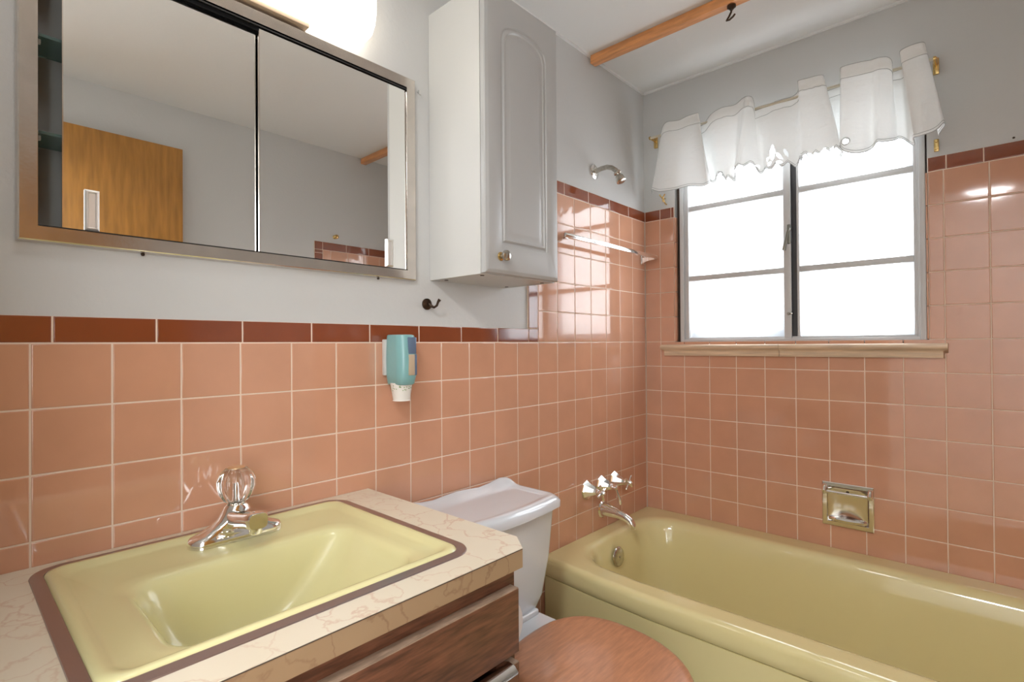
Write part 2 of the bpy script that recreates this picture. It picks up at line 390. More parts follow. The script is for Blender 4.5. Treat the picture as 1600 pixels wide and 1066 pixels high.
# outer storm frame seen blurred through the panes
mb = MB(); ring_frame(mb, .075, .10, -.17, -.60, G0-.006, .877, .044, 0); ring_frame(mb, .075, .10, -.61, -.995, G0-.02, .877, .040, 0)
mb.build('outer_frame', mat('outer_frame_paint', (.32, .40, .48), .6), win, smooth=0)
lt = MB(); lt.lathe([(0, .009), (.005, .009), (.008, .006), (.014, .005)], (FX+.004, -.600, .425), (-1, 0, 0), 16)
lt.box(FX-.003, FX+.004, -.594, -.606, .370, .445, bev=.003)
lt.tube([(FX-.006, -.600, .430), (FX-.012, -.598, .415), (FX-.014, -.593, .385), (FX-.014, -.587, .345)], [.005, .0045, .005, .008], 10, flat=.6)
lt.build('window_latch', M_oldmetal, win)
lt = MB(); lt.box(FX-.004, FX+.012, -.592, -.612, .100, .106, bev=.002); lt.lathe([(0, .006), (.006, .005)], (FX-.002, -.597, .103), (-1, 0, 0), 10)
lt.build('catch', M_nickel, win)
# frame of the added hall window, put in to brighten the room
hw = bpy.data.objects.new('added_hall_window', None); COL.objects.link(hw); hw.location = (-3.05, -2.25, Z0-.55); hw['kind'] = 'structure'
mb = MB()
for b_ in ((-3.6, -3.56, -.55, .95), (-2.54, -2.5, -.55, .95), (-3.56, -2.54, -.55, -.51), (-3.56, -2.54, .91, .95), (-3.07, -3.03, -.51, .91)): mb.box(b_[0], b_[1], -2.28, -2.23, b_[2], b_[3])
mb.build('window_frame', M_frame, hw, smooth=0)

# sill
sl = struct(bpy.data.objects.new('trim_3', None)); COL.objects.link(sl); sl.location = (0, -.58, Z0-.06)
def sill(y0, y1, ea, eb):
    mb = MB()
    prof = [(.03, -.0125), (-.022, -.0135), (-.028, -.018), (-.029, -.024), (-.027, -.030), (-.020, -.034), (-.015, -.038), (-.013, -.046), (-.013, -.058), (-.011, -.061), (.03, -.061)]
    rings = []
    for y, e in ((y0, ea), (y1, eb)):
        rings.append([Vector((x, y+(e if i in range(6, 10) else 0), z)) for i, (x, z) in enumerate(prof)])
    mb.loft(rings, True, True); return mb.build('sill_tile', M_sill, sl, smooth=50)
sill(-.083, -.566, -.012, 0); sill(-.5675, -1.066, 0, .012)

# ------------------------------------------------------------------ bathtub
tub = thing('bathtub', 'pale yellow enamelled bathtub with a bowed front along the window wall', 'bathtub', -.39, -.84, FL)
TY0, TY1 = -.002, YC+.010
def bow(x, y):
    wgt = smooth(-.30, -.66, x)
    e = min(-y, y-TY1)
    return -.032*smooth(.04, .34, e)*wgt
RZ = -.749
def tr(x0, x1, y0, y1, r, z): return rrect((x0+x1)/2, (y0+y1)/2, abs(x1-x0)/2, abs(y1-y0)/2, r, z, dx=bow)
mb = MB()
out = (-.735, -.002, TY1, TY0)
rings = [tr(-.735, -.004, TY1, TY0-.002, .012, -.8132), tr(-.757, -.002, TY1, TY0, .012, -.8135), tr(-.761, -.002, TY1, TY0, .014, -.809), tr(-.764, -.002, TY1, TY0, .014, -.790), tr(-.763, -.002, TY1, TY0, .014, -.768),
         tr(-.760, -.002, TY1, TY0, .015, -.7585), tr(-.754, -.002, TY1, TY0, .016, -.7525), tr(-.744, -.004, TY1, TY0, .018, RZ-.0005),
         tr(-.690, -.085, TY1+.09, -.060, .13, RZ), tr(-.677, -.098, TY1+.10, -.070, .14, RZ-.003), tr(-.668, -.107, TY1+.11, -.077, .14, RZ-.011),
         tr(-.655, -.118, TY1+.12, -.085, .14, RZ-.032), tr(-.645, -.128, TY1+.14, -.095, .14, RZ-.08), tr(-.628, -.145, TY1+.20, -.112, .13, RZ-.18),
         tr(-.612, -.160, TY1+.27, -.128, .12, RZ-.27), tr(-.595, -.180, TY1+.31, -.150, .12, RZ-.315), tr(-.56, -.215, TY1+.36, -.19, .11, RZ-.335), tr(-.50, -.29, TY1+.45, -.28, .08, RZ-.342)]
def lerp(p, q, t): return [a_.lerp(b_, t) for a_, b_ in zip(p, q)]
rings = rings[:8]+[lerp(rings[7], rings[8], t) for t in (.12, .35, .65, .88)]+rings[8:]
mb.loft(rings, False, True)
mb.build('basin', M_yel, tub, smooth=50)
mb = MB()
rings = [tr(-.7575, -.01, TY1, TY0, .012, z) for z in (FL, -.90, -.8158)]+[tr(-.7545, -.01, TY1, TY0, .012, -.8152), tr(-.735, -.01, TY1, TY0, .012, -.8152)]
mb.loft(rings, True, False); mb.build('apron', M_yel, tub, smooth=50)
ov = MB(); c = Vector((-.425, -.0965, -.825)); ax = Vector((0, -1, .10))
ov.lathe([(0, .036), (.004, .037), (.008, .034), (.010, .030), (.011, .004), (.014, .003)], c+Vector((0, -.003, 0)), ax, 28)
ovo = ov.build('overflow_plate', M_nickel, tub)
cm = MB(); cm.lathe([(0, .0055), (.0015, .005)], (-.7655, -.095, -.769), (-1, 0, .3), 12); cm.build('enamel_chip', M_gap, tub)

# ------------------------------------------------------------------ tub valves, spout, shower
def valve_base(name, label, x, cat='tap', group='bath valves on the pink tile wall'):
    t = thing(name, label, cat, x, 0, -.573, group)
    mb = MB(); mb.lathe([(.0, .036), (.006, .038), (.010, .034), (.028, .024), (.044, .016), (.050, .013), (.060, .012)], (x, 0, -.573), (0, -1, 0), 8)
    mb.build('escutcheon', M_chrome, t, smooth=25); return t
def cross(x, y, z, tilt, par):
    mb = MB()
    mb.lathe([(0, .008), (.014, .010), (.026, .010), (.032, .005)], (x, y+.012, z), (0, -1, 0), 12)
    for k in range(4):
        a = tilt+k*PI/2; d = Vector((math.cos(a), 0, math.sin(a)))
        o = Vector((x, y-.004, z))
        mb.tube([o, o+d*.014, o+d*.026, o+d*.032], [.0045, .0042, .006, .0045], 10)
    mb.build('cross_handle', M_chrome, par)
t = valve_base('bath_tap', 'chrome bath tap with four spoke handle nearest the toilet', -.490); cross(-.490, -.068, -.573, .35, t)
t = valve_base('bath_tap', 'chrome bath tap with four spoke handle nearest the corner', -.290); cross(-.290, -.068, -.573, .9, t)
t = valve_base('bath_diverter', 'middle chrome bath valve with a lever pointing down', -.388)
mb = MB(); mb.lathe([(0, .010), (.018, .010), (.022, .006)], (-.388, -.058, -.573), (0, -1, 0), 12)
mb.tube([(-.388, -.070, -.573), (-.384, -.074, -.592), (-.380, -.080, -.618), (-.378, -.084, -.640)], [.006, .0065, .009, .0075], 12, flat=.5)
mb.build('lever', M_chrome, t)
sp = MB(); sp.lathe([(0, .034), (.006, .036), (.012, .031)], (-.380, 0, -.672), (0, -1, 0), 8)
sp.tube([(-.380, -.008, -.672), (-.380, -.03, -.672), (-.380, -.07, -.676), (-.380, -.105, -.682), (-.380, -.128, -.692), (-.380, -.139, -.708), (-.380, -.141, -.722)],
        [.030, .025, .019, .016, .0155, .014, .012], 16)
tag(sp.build('bath_spout', M_chrome), 'chrome bath spout curving down below the three valves', 'spout')
sh = thing('shower_head', 'small old chrome shower head on a bent arm above the brown border', 'shower head', -.407, 0, .640)
mb = MB(); mb.lathe([(0, .029), (.004, .029), (.008, .022), (.010, .012)], (-.407, .006, .685), (0, -1, 0), 20); mb.build('flange', M_chrome, sh)
mb = MB(); mb.tube([(-.407, 0, .685), (-.407, -.03, .690), (-.407, -.055, .690), (-.407, -.078, .682), (-.407, -.095, .668), (-.407, -.104, .655)], .0095, 14); mb.build('arm', M_nickel, sh)
mb = MB(); mb.lathe([(0, .011), (.004, .015), (.010, .015), (.014, .011), (.018, .010), (.024, .016), (.040, .019), (.046, .019), (.048, .015)], (-.407, -.100, .662), (0, -.42, -.9), 20); mb.build('head', M_nickel, sh)

# towel bar
tb = thing('towel_bar', 'chrome towel bar on the tiled shower wall beside the window corner', 'towel bar', -.36, 0, .345)
for x in (-.690, -.036):
    mb = MB(); mb.box(x-.013, x+.013, -.009, -.0002, .348, .398, bev=.004)
    rings = []
    for q, (y, zc, hh, hw) in enumerate(((-.006, .366, .014, .009), (-.025, .370, .009, .008), (-.045, .374, .010, .008), (-.066, .376, .010, .008))):
        rings.append([Vector((x+a*hw, y, zc+b*hh)) for a, b in ((-1, -1), (1, -1), (1, 1), (-1, 1))])
    mb.loft(rings, True, True); mb.build('bracket', M_chrome, tb)
box('rail', M_chrome, -.705, -.022, -.073, -.057, .369, .385, parent=tb, bev=.003)

# soap dish in the window wall
sd = thing('soap_dish', 'recessed chrome soap dish with a bar in the pink tile above the tub', 'soap dish', -.006, -.785, -.668)
A0, A1, B0, B1 = -.706, -.864, -.668, -.512
mb = MB()
def yzr(x, i, r=.004): return [Vector((x, y, z)) for y, z in ((A0-i, B0+i), (A1+i, B0+i), (A1+i, B1-i), (A0-i, B1-i))]
mb.loft([yzr(-.0005, 0), yzr(-.009, .0005), yzr(-.011, .003), yzr(-.0105, .015), yzr(-.009, .017), yzr(-.0025, .018)])
mb.build('surround', M_chrome, sd, smooth=30)
mb = MB()
n = 14; rings = []
for k in range(n+1):      # curved back like a scoop
    f = k/n; z = B0+.018+(B1-B0-.036)*f
    rr = []
    for q in range(13):
        g = q/12; y = A0-.018+(A1-A0+.036)*g
        d = .0085*(math.sin(PI*g)**.5)*(math.sin(PI*f)**.35)
        rr.append(Vector((-.0108+d, y, z)))
    rings.append(rr)
mb.loft(rings, closed=False); mb.build('back_plate', M_chrome, sd)
mb = MB()
rings = []
for k in range(13):
    g = k/12; y = A0-.020+(A1-A0+.040)*g; d = -.010-.020*math.sin(PI*g)**.6
    rings.append([Vector((-.002, y, B0+.020)), Vector((d, y, B0+.022)), Vector((d-.002, y, B0+.030)), Vector((d+.002, y, B0+.034)), Vector((-.002, y, B0+.028))])
mb.loft(rings, True, True); mb.build('tray', M_chrome, sd)
mb = MB()
for y in (A0-.010, A1+.010): mb.tube([(-.004, y, B1-.012), (-.018, y, B1-.020), (-.026, y, B1-.030), (-.024, y, B1-.040)], [.008, .008, .009, .007], 10)
mb.tube([(-.026, A0-.008, B1-.032), (-.026, A1+.008, B1-.032)], .0055, 12); mb.build('grab_bar', M_chrome, sd)
mb = MB(); mb.lathe([(0, .006), (.003, .005)], (-.003, -.785, B1-.030), (-1, 0, 0), 12); mb.build('screw', M_bronze, sd)

# ------------------------------------------------------------------ vanity
van = thing('vanity_cabinet', 'dark walnut vanity cabinet with drawers beneath the marbled countertop', 'cabinet', -1.86, -.27, FL)
VX0, VX1, VF = -2.245, -1.487, -.530
mb = MB(); CT = -.4035
mb.box(VX0, VX0+.018, VF+.0, -.008, FL, CT); mb.box(VX1-.018, VX1, VF, -.008, FL, CT); mb.box(VX0+.018, VX1-.018, -.020, -.008, FL+.1, CT)
mb.box(VX0+.018, VX1-.018, VF+.0, VF+.018, -.438, CT); mb.box(VX0+.018, VX1-.018, VF+.02, -.02, FL+.08, FL+.1)
mb.box(VX1-.05, VX1-.018, VF+.0, VF+.018, FL+.1, -.438); mb.box(VX0+.018, VX0+.05, VF, VF+.018, FL+.1, -.438); mb.box(VX0+.018, VX1-.018, VF+.06, VF+.075, FL, FL+.08)
mb.build('carcass', M_wood, van, smooth=0)
def drawer(z0, z1, pull):
    x0, x1 = VX0+.012, VX1-.010
    mb = MB()
    mb.box(x0, x1, VF-.0205, VF-.0005, z0, z1-.0004, bev=.0012); d = mb.build('drawer', M_wood, van)
    mb = MB(); mb.box(x0+.001, x1-.001, VF-.0200, VF-.0010, z1-.0012, z1+.0012); mb.build('top_edge', M_woodtop, d, smooth=0)
    if pull:
        mb = MB(); a = x0+.02
        prof = [(VF-.004, z1+.004), (VF-.016, z1+.008), (VF-.030, z1+.006), (VF-.038, z1-.002), (VF-.036, z1-.006), (VF-.029, z1+.001), (VF-.016, z1+.0035), (VF-.004, z1+.0015)]
        mb.loft([[Vector((x, y, z)) for y, z in prof] for x in (a, x1-.022)], True, True)
        p = mb.build('drawer_pull', M_chrome, d, smooth=50)
drawer(-.548, -.437, False); drawer(-.72, -.566, True); drawer(-.90, -.738, True); drawer(-1.05, -.918, True)

ct = thing('countertop', 'cream marbled laminate countertop around the yellow sink', 'countertop', -1.85, -.27, -.403)
CX1, CF, CZ = -1.453, -.552, -.369
SX0, SX1, SY0, SY1 = -2.094, -1.546, -.497, -.023       # outer edge of the sink's metal rim
def cpoly(z, e=0): return [Vector(p) for p in ((XD+.002, -.001, z), (XD+.002, CF+e, z), (-1.488-e*.4, CF+e, z), (CX1-e, -.507, z), (CX1-e, -.001, z))]
# top with a hole: fan between outer outline and the sink opening
mb = MB(); bm = mb.bm
hole = rrect((SX0+SX1)/2, (SY0+SY1)/2, (SX1-SX0)/2-.006, (SY1-SY0)/2-.006, .04, CZ)
def ray_outer(p, z):
    c = Vector(((SX0+SX1)/2, (SY0+SY1)/2, 0)); d = Vector((p.x-c.x, p.y-c.y, 0)); poly = cpoly(z); best = None
    for a, b in zip(poly, poly[1:]+poly[:1]):
        e = b-a; den = d.x*e.y-d.y*e.x
        if abs(den) < 1e-9: continue
        t = ((a.x-c.x)*e.y-(a.y-c.y)*e.x)/den; u = ((a.x-c.x)*d.y-(a.y-c.y)*d.x)/den
        if t > 0 and -1e-6 <= u <= 1+1e-6 and (best is None or t < best): best = t
    return Vector((c.x+d.x*best, c.y+d.y*best, z))
outer = [ray_outer(p, CZ) for p in hole]
poly = cpoly(CZ)
for c in poly:      # snap nearest ring point to each corner
    k = min(range(len(outer)), key=lambda i: (outer[i]-c).length); outer[k] = c
drop = [Vector((p.x, p.y, CZ-.034)) for p in outer]
low = lambda pts, d: [Vector((p.x, p.y, CZ-d)) for p in pts]
mb.loft([low(hole, .034), hole, outer, low(outer, .0015), low([p+Vector((-.002 if p.x > -1.47 else 0, .002 if p.y < -.5 else 0, 0)) for p in outer], .0016), low([p+Vector((-.002 if p.x > -1.47 else 0, .002 if p.y < -.5 else 0, 0)) for p in outer], .034), low(hole, .034)])
mb.build('laminate_top', M_counter, ct, smooth=30)
def strip_ring(z, e): return [Vector(p) for p in ((XD+.002, CF-e, z), (-1.488, CF-e, z), (CX1-.0000, -.507, z), (CX1, -.001, z), (CX1-.0018, -.001, z), (CX1-.0018, -.5062, z), (-1.4888, CF+.0018, z), (XD+.002, CF+.0018, z))]
mb = MB(); mb.loft([strip_ring(CZ-.034, 0), strip_ring(CZ-.0017, 0)], True, True); mb.build('front_edge', M_edge, ct, smooth=30)
mb = MB()      # dark seam line where top and front strip meet
mb.box(XD+.002, -1.4886, CF-.0006, CF+.0002, CZ-.0020, CZ-.0008); mb.build('edge_seam', M_gap, ct, smooth=0)

sk = thing('sink', 'pale yellow drop-in sink with brushed metal rim set in the countertop', 'sink', -1.82, -.26, -.52)
cx, cy = (SX0+SX1)/2, (SY0+SY1)/2; hx, hy = (SX1-SX0)/2, (SY1-SY0)/2
mb = MB()
mb.loft([rrect(cx, cy, hx, hy, .045, CZ+.0002), rrect(cx, cy, hx-.0008, hy-.0008, .045, CZ+.002), rrect(cx, cy, hx-.017, hy-.017, .030, CZ+.003), rrect(cx, cy, hx-.018, hy-.018, .029, CZ+.001)])
mb.build('metal_rim', M_rim, sk, smooth=40)
# porcelain body: outer lip, deck, basin
mb = MB()
bx0, bx1, by0, by1 = -1.995, -1.628, -.442, -.180
def rr2(e, r, z, s=0):     # basin ring, e = inset
    return rrect((bx0+bx1)/2, (by0+by1)/2, (bx1-bx0)/2-e, (by1-by0)/2-e, r, z)
def rl(a, b, c, d, r, z): return rrect((a+b)/2, (c+d)/2, (b-a)/2, (d-c)/2, r, z)
rings = [rrect(cx, cy, hx-.018, hy-.018, .029, CZ+.001), rrect(cx, cy, hx-.020, hy-.020, .028, CZ+.0045), rrect(cx, cy, hx-.025, hy-.025, .028, CZ+.0065),
         rrect(cx, cy, hx-.032, hy-.032, .028, CZ+.0055), rrect(cx, cy, hx-.040, hy-.040, .028, CZ-.001), rrect(cx, cy, hx-.047, hy-.046, .028, CZ-.004),
         rl(bx0-.022, bx1+.018, by0-.012, by1+.022, .05, CZ-.005), rl(bx0-.008, bx1+.008, by0-.005, by1+.008, .05, CZ-.007), rr2(0, .05, CZ-.011), rl(bx0+.006, bx1-.004, by0+.003, by1-.005, .05, CZ-.019),
         rl(bx0+.012, bx1-.014, by0+.006, by1-.010, .055, CZ-.035), rl(bx0+.020, bx1-.045, by0+.012, by1-.018, .055, CZ-.068), rl(bx0+.032, bx1-.085, by0+.020, by1-.028, .055, CZ-.100),
         rl(bx0+.048, bx1-.125, by0+.034, by1-.042, .05, CZ-.127), rl(bx0+.075, bx1-.155, by0+.060, by1-.065, .04, CZ-.141), rl(bx0+.11, bx1-.185, by0+.095, by1-.095, .03, CZ-.146)]
mb.loft(rings, False, True); mb.build('basin', M_sink, sk, smooth=60)
mb = MB(); mb.lathe([(0, .021), (.003, .021), (.004, .016), (.002, .006)], ((bx0+.11+bx1-.185)/2, (by0+by1)/2, CZ-.146), (0, 0, 1), 20); mb.build('drain', M_chrome, sk)

# faucet
fz = CZ-.004; fx, fy = -1.802, -.098
fc = thing('faucet', 'chrome single-knob faucet with a clear fluted knob at the back of the sink', 'faucet', fx, fy, fz)
mb = MB()
def fring(hx_, hy_, z, r=None, ox=0, oy=0): return rrect(fx+ox, fy+oy, hx_, hy_, r or hy_*.98, z)
mb.loft([fring(.083, .026, fz), fring(.083, .026, fz+.010), fring(.080, .024, fz+.015), fring(.066, .021, fz+.020), fring(.046, .020, fz+.030, .018), fring(.033, .021, fz+.040, .018),
         fring(.026, .021, fz+.050, .018), fring(.022, .020, fz+.060), fring(.019, .019, fz+.064)], True, True)
rings = []
for y, zc, hw, hh in ((fy+.01, fz+.034, .024, .020), (fy-.035, fz+.043, .022, .017), (fy-.070, fz+.050, .0195, .0155), (fy-.090, fz+.053, .0185, .0155), (fy-.100, fz+.053, .0180, .0155), (fy-.104, fz+.053, .0160, .0135)):
    rings.append([Vector((fx+hw*math.copysign(abs(math.cos(t))**.55, math.cos(t)), y, zc+hh*math.copysign(abs(math.sin(t))**.55, math.sin(t)))) for t in [2*PI*k/28 for k in range(28)]])
mb.loft(rings, True, True)
mb.lathe([(0, .011), (.010, .011), (.012, .009)], (fx, fy-.090, fz+.040), (0, 0, -1), 20)
mb.build('body', M_chrome, fc, smooth=45)
mb = MB(); mb.lathe([(0, .018), (.003, .018), (.005, .013), (.012, .012)], (fx, fy, fz+.062), (0, 0, 1), 24); mb.build('collar', M_chrome, fc)
mb = MB(); mb.lathe([(.0, .016), (.005, .022), (.016, .0285), (.030, .033), (.042, .0335), (.052, .029), (.060, .022), (.064, .0185), (.0645, .016)], (fx, fy, fz+.068), (0, 0, 1), 64, lobes=8, lobe=.06); kn = mb.build('knob', M_acryl, fc, smooth=60)
mb = MB(); mb.lathe([(0, .0155), (.0015, .0155), (.0025, .013)], (fx, fy, fz+.1328), (0, 0, 1), 24); mb.build('cap', M_cap, kn)
mb = MB(); mb.lathe([(0, .008), (.030, .008), (.034, .006)], (fx, fy, fz+.071), (0, 0, 1), 12); mb.build('stem', M_chrome, kn)

# ------------------------------------------------------------------ toilet
to = thing('toilet', 'white toilet with a wooden seat lid between vanity and tub', 'toilet', -1.17, -.35, FL)
TXc = -1.168
def bowf(x, y):   # bowed tank front, works on y
    return 0
def tring(x0, x1, y0, y1, r, z, bw=0, zf=None):
    pts = rrect((x0+x1)/2, (y0+y1)/2, (x1-x0)/2, (y1-y0)/2, r, z)
    out = []
    for p in pts:
        f = (p.x-(x0+x1)/2)/((x1-x0)/2); wgt = smooth(y1-.02, y0, p.y)
        y = p.y-bw*(1-f*f)*wgt; out.append(Vector((p.x, y, z+(zf(p.x, y) if zf else 0))))
    return out
mb = MB()
rings = [tring(-1.315, -1.021, -.190, -.035, .03, -.768, .01), tring(-1.325, -1.011, -.197, -.032, .035, -.764, .012), tring(-1.345, -.991, -.205, -.028, .035, -.725, .015),
         tring(-1.362, -.974, -.214, -.025, .03, -.62, .018), tring(-1.372, -.964, -.222, -.022, .028, -.482, .02)]
mb.loft(rings, True, True); mb.build('tank', M_porc, to, smooth=50)
X0, X1, Yf, Yb = -1.391, -.945, -.236, -.010
def crest(x, y):
    f = smooth(-.075, -.018, y); g = (x-TXc)/.223
    swoop = .006+.012*smooth(.45, .80, abs(g))*(1-smooth(.93, 1.0, abs(g)))+.007*(1-smooth(0, .5, abs(g)))
    return f*swoop
mb = MB()
rings = [tring(X0+.004, X1-.004, Yf+.004, Yb, .03, -.481, .022), tring(X0, X1, Yf, Yb, .032, -.478, .022), tring(X0, X1, Yf, Yb, .032, -.462, .022), tring(X0+.006, X1-.006, Yf+.006, Yb, .03, -.4545, .022),
         tring(X0+.010, X1-.010, Yf+.010, Yb-.001, .03, -.451, .022, crest), tring(X0+.016, X1-.016, Yf+.017, Yb-.004, .03, -.447, .022, crest), tring(X0+.026, X1-.026, Yf+.027, Yb-.010, .028, -.4465, .022, crest),
         tring(X0+.032, X1-.032, Yf+.034, Yb-.018, .026, -.450, .020, crest)]
prev = (-.450)
for k in range(1, 9):
    f = k/9
    rings.append(tring(X0+.032+.18*f, X1-.032-.18*f, Yf+.034+.075*f, Yb-.018-.075*f, .026*(1-f)+.004, -.450-.0015*f, .020*(1-f), crest))
mb.loft(rings, True, True); mb.build('tank_lid', M_porc, to, smooth=50)
# bowl with deck
def egg(z, a, bf, bb, yc, n=48, e=2.0):
    r = []
    for k in range(n):
        t = 2*PI*k/n; c, s = math.cos(t), math.sin(t)
        b = bb if s > 0 else bf; ee = 2.6 if s > 0 else e
        r.append(Vector((TXc+a*math.copysign(abs(c)**(2/ee), c), yc+b*math.copysign(abs(s)**(2/ee), s), z)))
    return r
mb = MB()
mb.loft([egg(FL, .11, .22, .22, -.42), egg(FL+.03, .105, .20, .22, -.42), egg(FL+.14, .095, .17, .20, -.42), egg(FL+.24, .125, .20, .20, -.45), egg(FL+.33, .165, .215, .17, -.49), egg(-.790, .178, .225, .18, -.49), egg(-.777, .180, .228, .18, -.49), egg(-.774, .172, .22, .17, -.49)], True, True)
mb.box(-1.315, -1.021, -.36, -.035, -.815, -.772, bev=.012, seg=3)
mb.box(-1.30, -1.036, -.215, -.190, -.775, -.7565, bev=.006, seg=3)
mb.build('bowl', M_porc, to, smooth=50)
def seat_ring(z, k): return egg(z, .181-k, .235-k, .182-k, -.482)
mb = MB(); mb.loft([seat_ring(-.7735, .006), seat_ring(-.770, .001), seat_ring(-.762, 0), seat_ring(-.755, .004), seat_ring(-.7535, .012)], True, True); mb.build('seat', M_seat, to, smooth=50)
mb = MB(); mb.loft([seat_ring(-.7515, .008), seat_ring(-.749, .003), seat_ring(-.741, .002), seat_ring(-.734, .006), seat_ring(-.730, .014), seat_ring(-.729, .03)], True, True); mb.build('seat_lid', M_seat, to, smooth=50)
for x in (TXc-.07, TXc+.07):
    mb = MB(); mb.box(x-.020, x+.020, -.318, -.288, -.773, -.760, bev=.004); mb.tube([(x-.02, -.294, -.758), (x+.02, -.294, -.758)], .004, 10); mb.build('hinge', M_white, to)

# toilet paper on the vanity side
tp = thing('toilet_paper_roll', 'white toilet paper roll hanging on the side of the vanity', 'toilet paper', -1.376, -.35, -.671)
mb = MB(); c = (-1.371, -.300, -.615)
mb.lathe([(0, .019), (0, .054), (.002, .056), (.098, .056), (.100, .054), (.100, .019)], c, (0, -1, 0), 40); mb.build('paper', M_paper, tp)
hd = MB(); hd.tube([(-1.485, -.288, -.615), (-1.371, -.288, -.615)], .006, 10); hd.tube([(-1.371, -.409, -.615), (-1.371, -.288, -.615)], .0065, 10)
hd.lathe([(0, .018), (.004, .016)], (-1.4865, -.288, -.615), (1, 0, 0), 16)
tag(hd.build('toilet_paper_holder', M_chrome), 'chrome toilet paper holder arm on the vanity side', 'holder')

# ------------------------------------------------------------------ medicine cabinet
mc = thing('medicine_cabinet', 'mirrored medicine cabinet with two sliding doors and stainless frame above the sink', 'medicine cabinet', -1.70, 0, .168)
FX0, FX1, FZ0, FZ1 = -2.1035, -1.3025, .168, .720
def xzr(i, y): return [Vector((x, y, z)) for x, z in ((FX0+i, FZ0+i), (FX1-i, FZ0+i), (FX1-i, FZ1-i), (FX0+i, FZ1-i))]
mb = MB(); mb.loft([xzr(0, .0065), xzr(0, .003), xzr(.002, -.008), xzr(.004, -.0095), xzr(.0255, -.0055), xzr(.0270, -.0053), xzr(.0275, -.004), xzr(.0275, .012)])
mb.build('frame', M_steel, mc, smooth=25)
IX0, IX1, IZ0, IZ1 = -2.0765, -1.3295, .1950, .6930
mb = MB(); mb.box(IX0, IX1, .116, .119, IZ0, IZ1); mb.box(IX0-.002, IX0, .013, .118, IZ0, IZ1); mb.box(IX1, IX1+.002, .013, .118, IZ0, IZ1)
mb.box(IX0, IX1, .013, .118, IZ0-.002, IZ0); mb.box(IX0, IX1, .013, .118, IZ1, IZ1+.002); mb.build('interior', M_grey, mc, smooth=0)
mb = MB()
for y in (-.004, .0055, .0095, .0165): mb.box(IX0+.001, IX1-.001, y, y+.0015, IZ1-(.006 if y < 0 else .012), IZ1-.001)
mb.box(IX0+.001, IX1-.001, -.004, .0185, IZ1-.003, IZ1-.001)
mb.build('track', M_black, mc, smooth=0)
MB().box(IX0+.001, IX1-.001, -.002, .019, IZ0+.0005, IZ0+.003).build('track', M_black, mc, smooth=0)
for z in (.359, .526):
    s_ = box('shelf', M_glassshelf, IX0+.004, -1.72, .026, .112, z, z+.005, parent=mc)
    for y in (.04, .095): MB().box(IX0+.0005, IX0+.008, y-.004, y+.004, z-.008, z-.0005, bev=.001).build('shelf_peg', M_white, s_)
def slide(x0, x1, y, px):
    d = box('sliding_door', M_mirror, x0, x1, y, y+.004, IZ0+.003, IZ1-.0065 if y < .006 else IZ1-.020, parent=mc)
    
    for xe in (x0-.0014, x1-.0004): MB().box(xe, xe+.0018, y-.0012, y+.0046, IZ0+.003, IZ1-.014).build('edge_strip', M_steel, d, smooth=0)
    mb = MB(); a, b, z0, z1 = px-.0105, px+.0105, .200, .272
    def r_(i, yy): return [Vector((x, yy, z)) for x, z in ((a+i, z0+i), (b-i, z0+i), (b-i, z1-i), (a+i, z1-i))]
    mb.loft([r_(0, y-.0002), r_(0, y-.004), r_(.003, y-.006), r_(.0045, y-.006), r_(.006, y-.003)], False, True); mb.build('finger_pull', M_pull, d, smooth=30)
slide(-2.0425, -1.708, .0115, -2.0035); slide(-1.7165, IX1-.003, .0005, -1.3855)
for x in (-1.93, -1.42): MB().lathe([(0, .0035), (.003, .003)], (x, .0, FZ0-.001), (0, -.6, -1), 10).build('screw', M_bronze, mc)

# vanity light
vl = thing('vanity_light', 'lit brass wall light with opal glass shades above the medicine cabinet', 'light', -1.83, 0, .70)
mb = MB(); mb.box(-2.00, -1.672, -.020, .006, .7235, .7350, bev=.002); mb.build('back_plate', M_tanmetal, vl)
def opal(xa, xb):
    mb = MB(); c = (xa+xb)/2; h = (xb-xa)/2
    mb.loft([rrect(c, -.028, h-.060, .010, .009, .7325), rrect(c, -.028, h-.046, .016, .014, .7345), rrect(c, -.028, h-.028, .022, .020, .745), rrect(c, -.028, h-.012, .026, .024, .766), rrect(c, -.028, h-.004, .028, .026, .793), rrect(c, -.028, h, .029, .027, .825),
             rrect(c, -.028, h, .029, .027, .86), rrect(c, -.028, h-.012, .024, .02, .885), rrect(c, -.028, h-.03, .012, .010, .892)], True, True)
    mb.build('shade', M_glow, vl)
opal(-1.99, -1.505)
vl.location.x = -1.77

# unseen ceiling lamp in front of the mirror, added to brighten the room
cl = thing('added_ceiling_lamp', 'unseen round ceiling lamp above the sink, added as fill light', 'light', -1.99, -.55, 1.07)
mb = MB(); mb.lathe([(0, .14), (.016, .145), (.020, .138)], (-1.99, -.55, CEIL), (0, 0, -1), 40); mb.build('base', M_brass, cl)
mb = MB(); mb.lathe([(0, .132), (.015, .130), (.035, .112), (.048, .075), (.053, .04), (.055, .003)], (-1.99, -.55, CEIL-.020), (0, 0, -1), 40); mb.build('shade', M_added_lamp, cl)

hl = thing('added_hall_lamp', 'unseen round hallway lamp behind the camera, added as fill light', 'light', -2.85, -1.15, 1.06)  # unseen lamp, added to fill the lower room through the doorway
mb = MB(); mb.lathe([(0, .19), (.016, .195), (.020, .185)], (-2.85, -1.15, CEIL), (0, 0, -1), 40); mb.build('base', M_brass, hl)
mb = MB(); mb.lathe([(0, .18), (.02, .178), (.05, .155), (.075, .10), (.085, .05), (.088, .003)], (-2.85, -1.15, CEIL-.020), (0, 0, -1), 40); mb.build('shade', M_added_hall, hl)

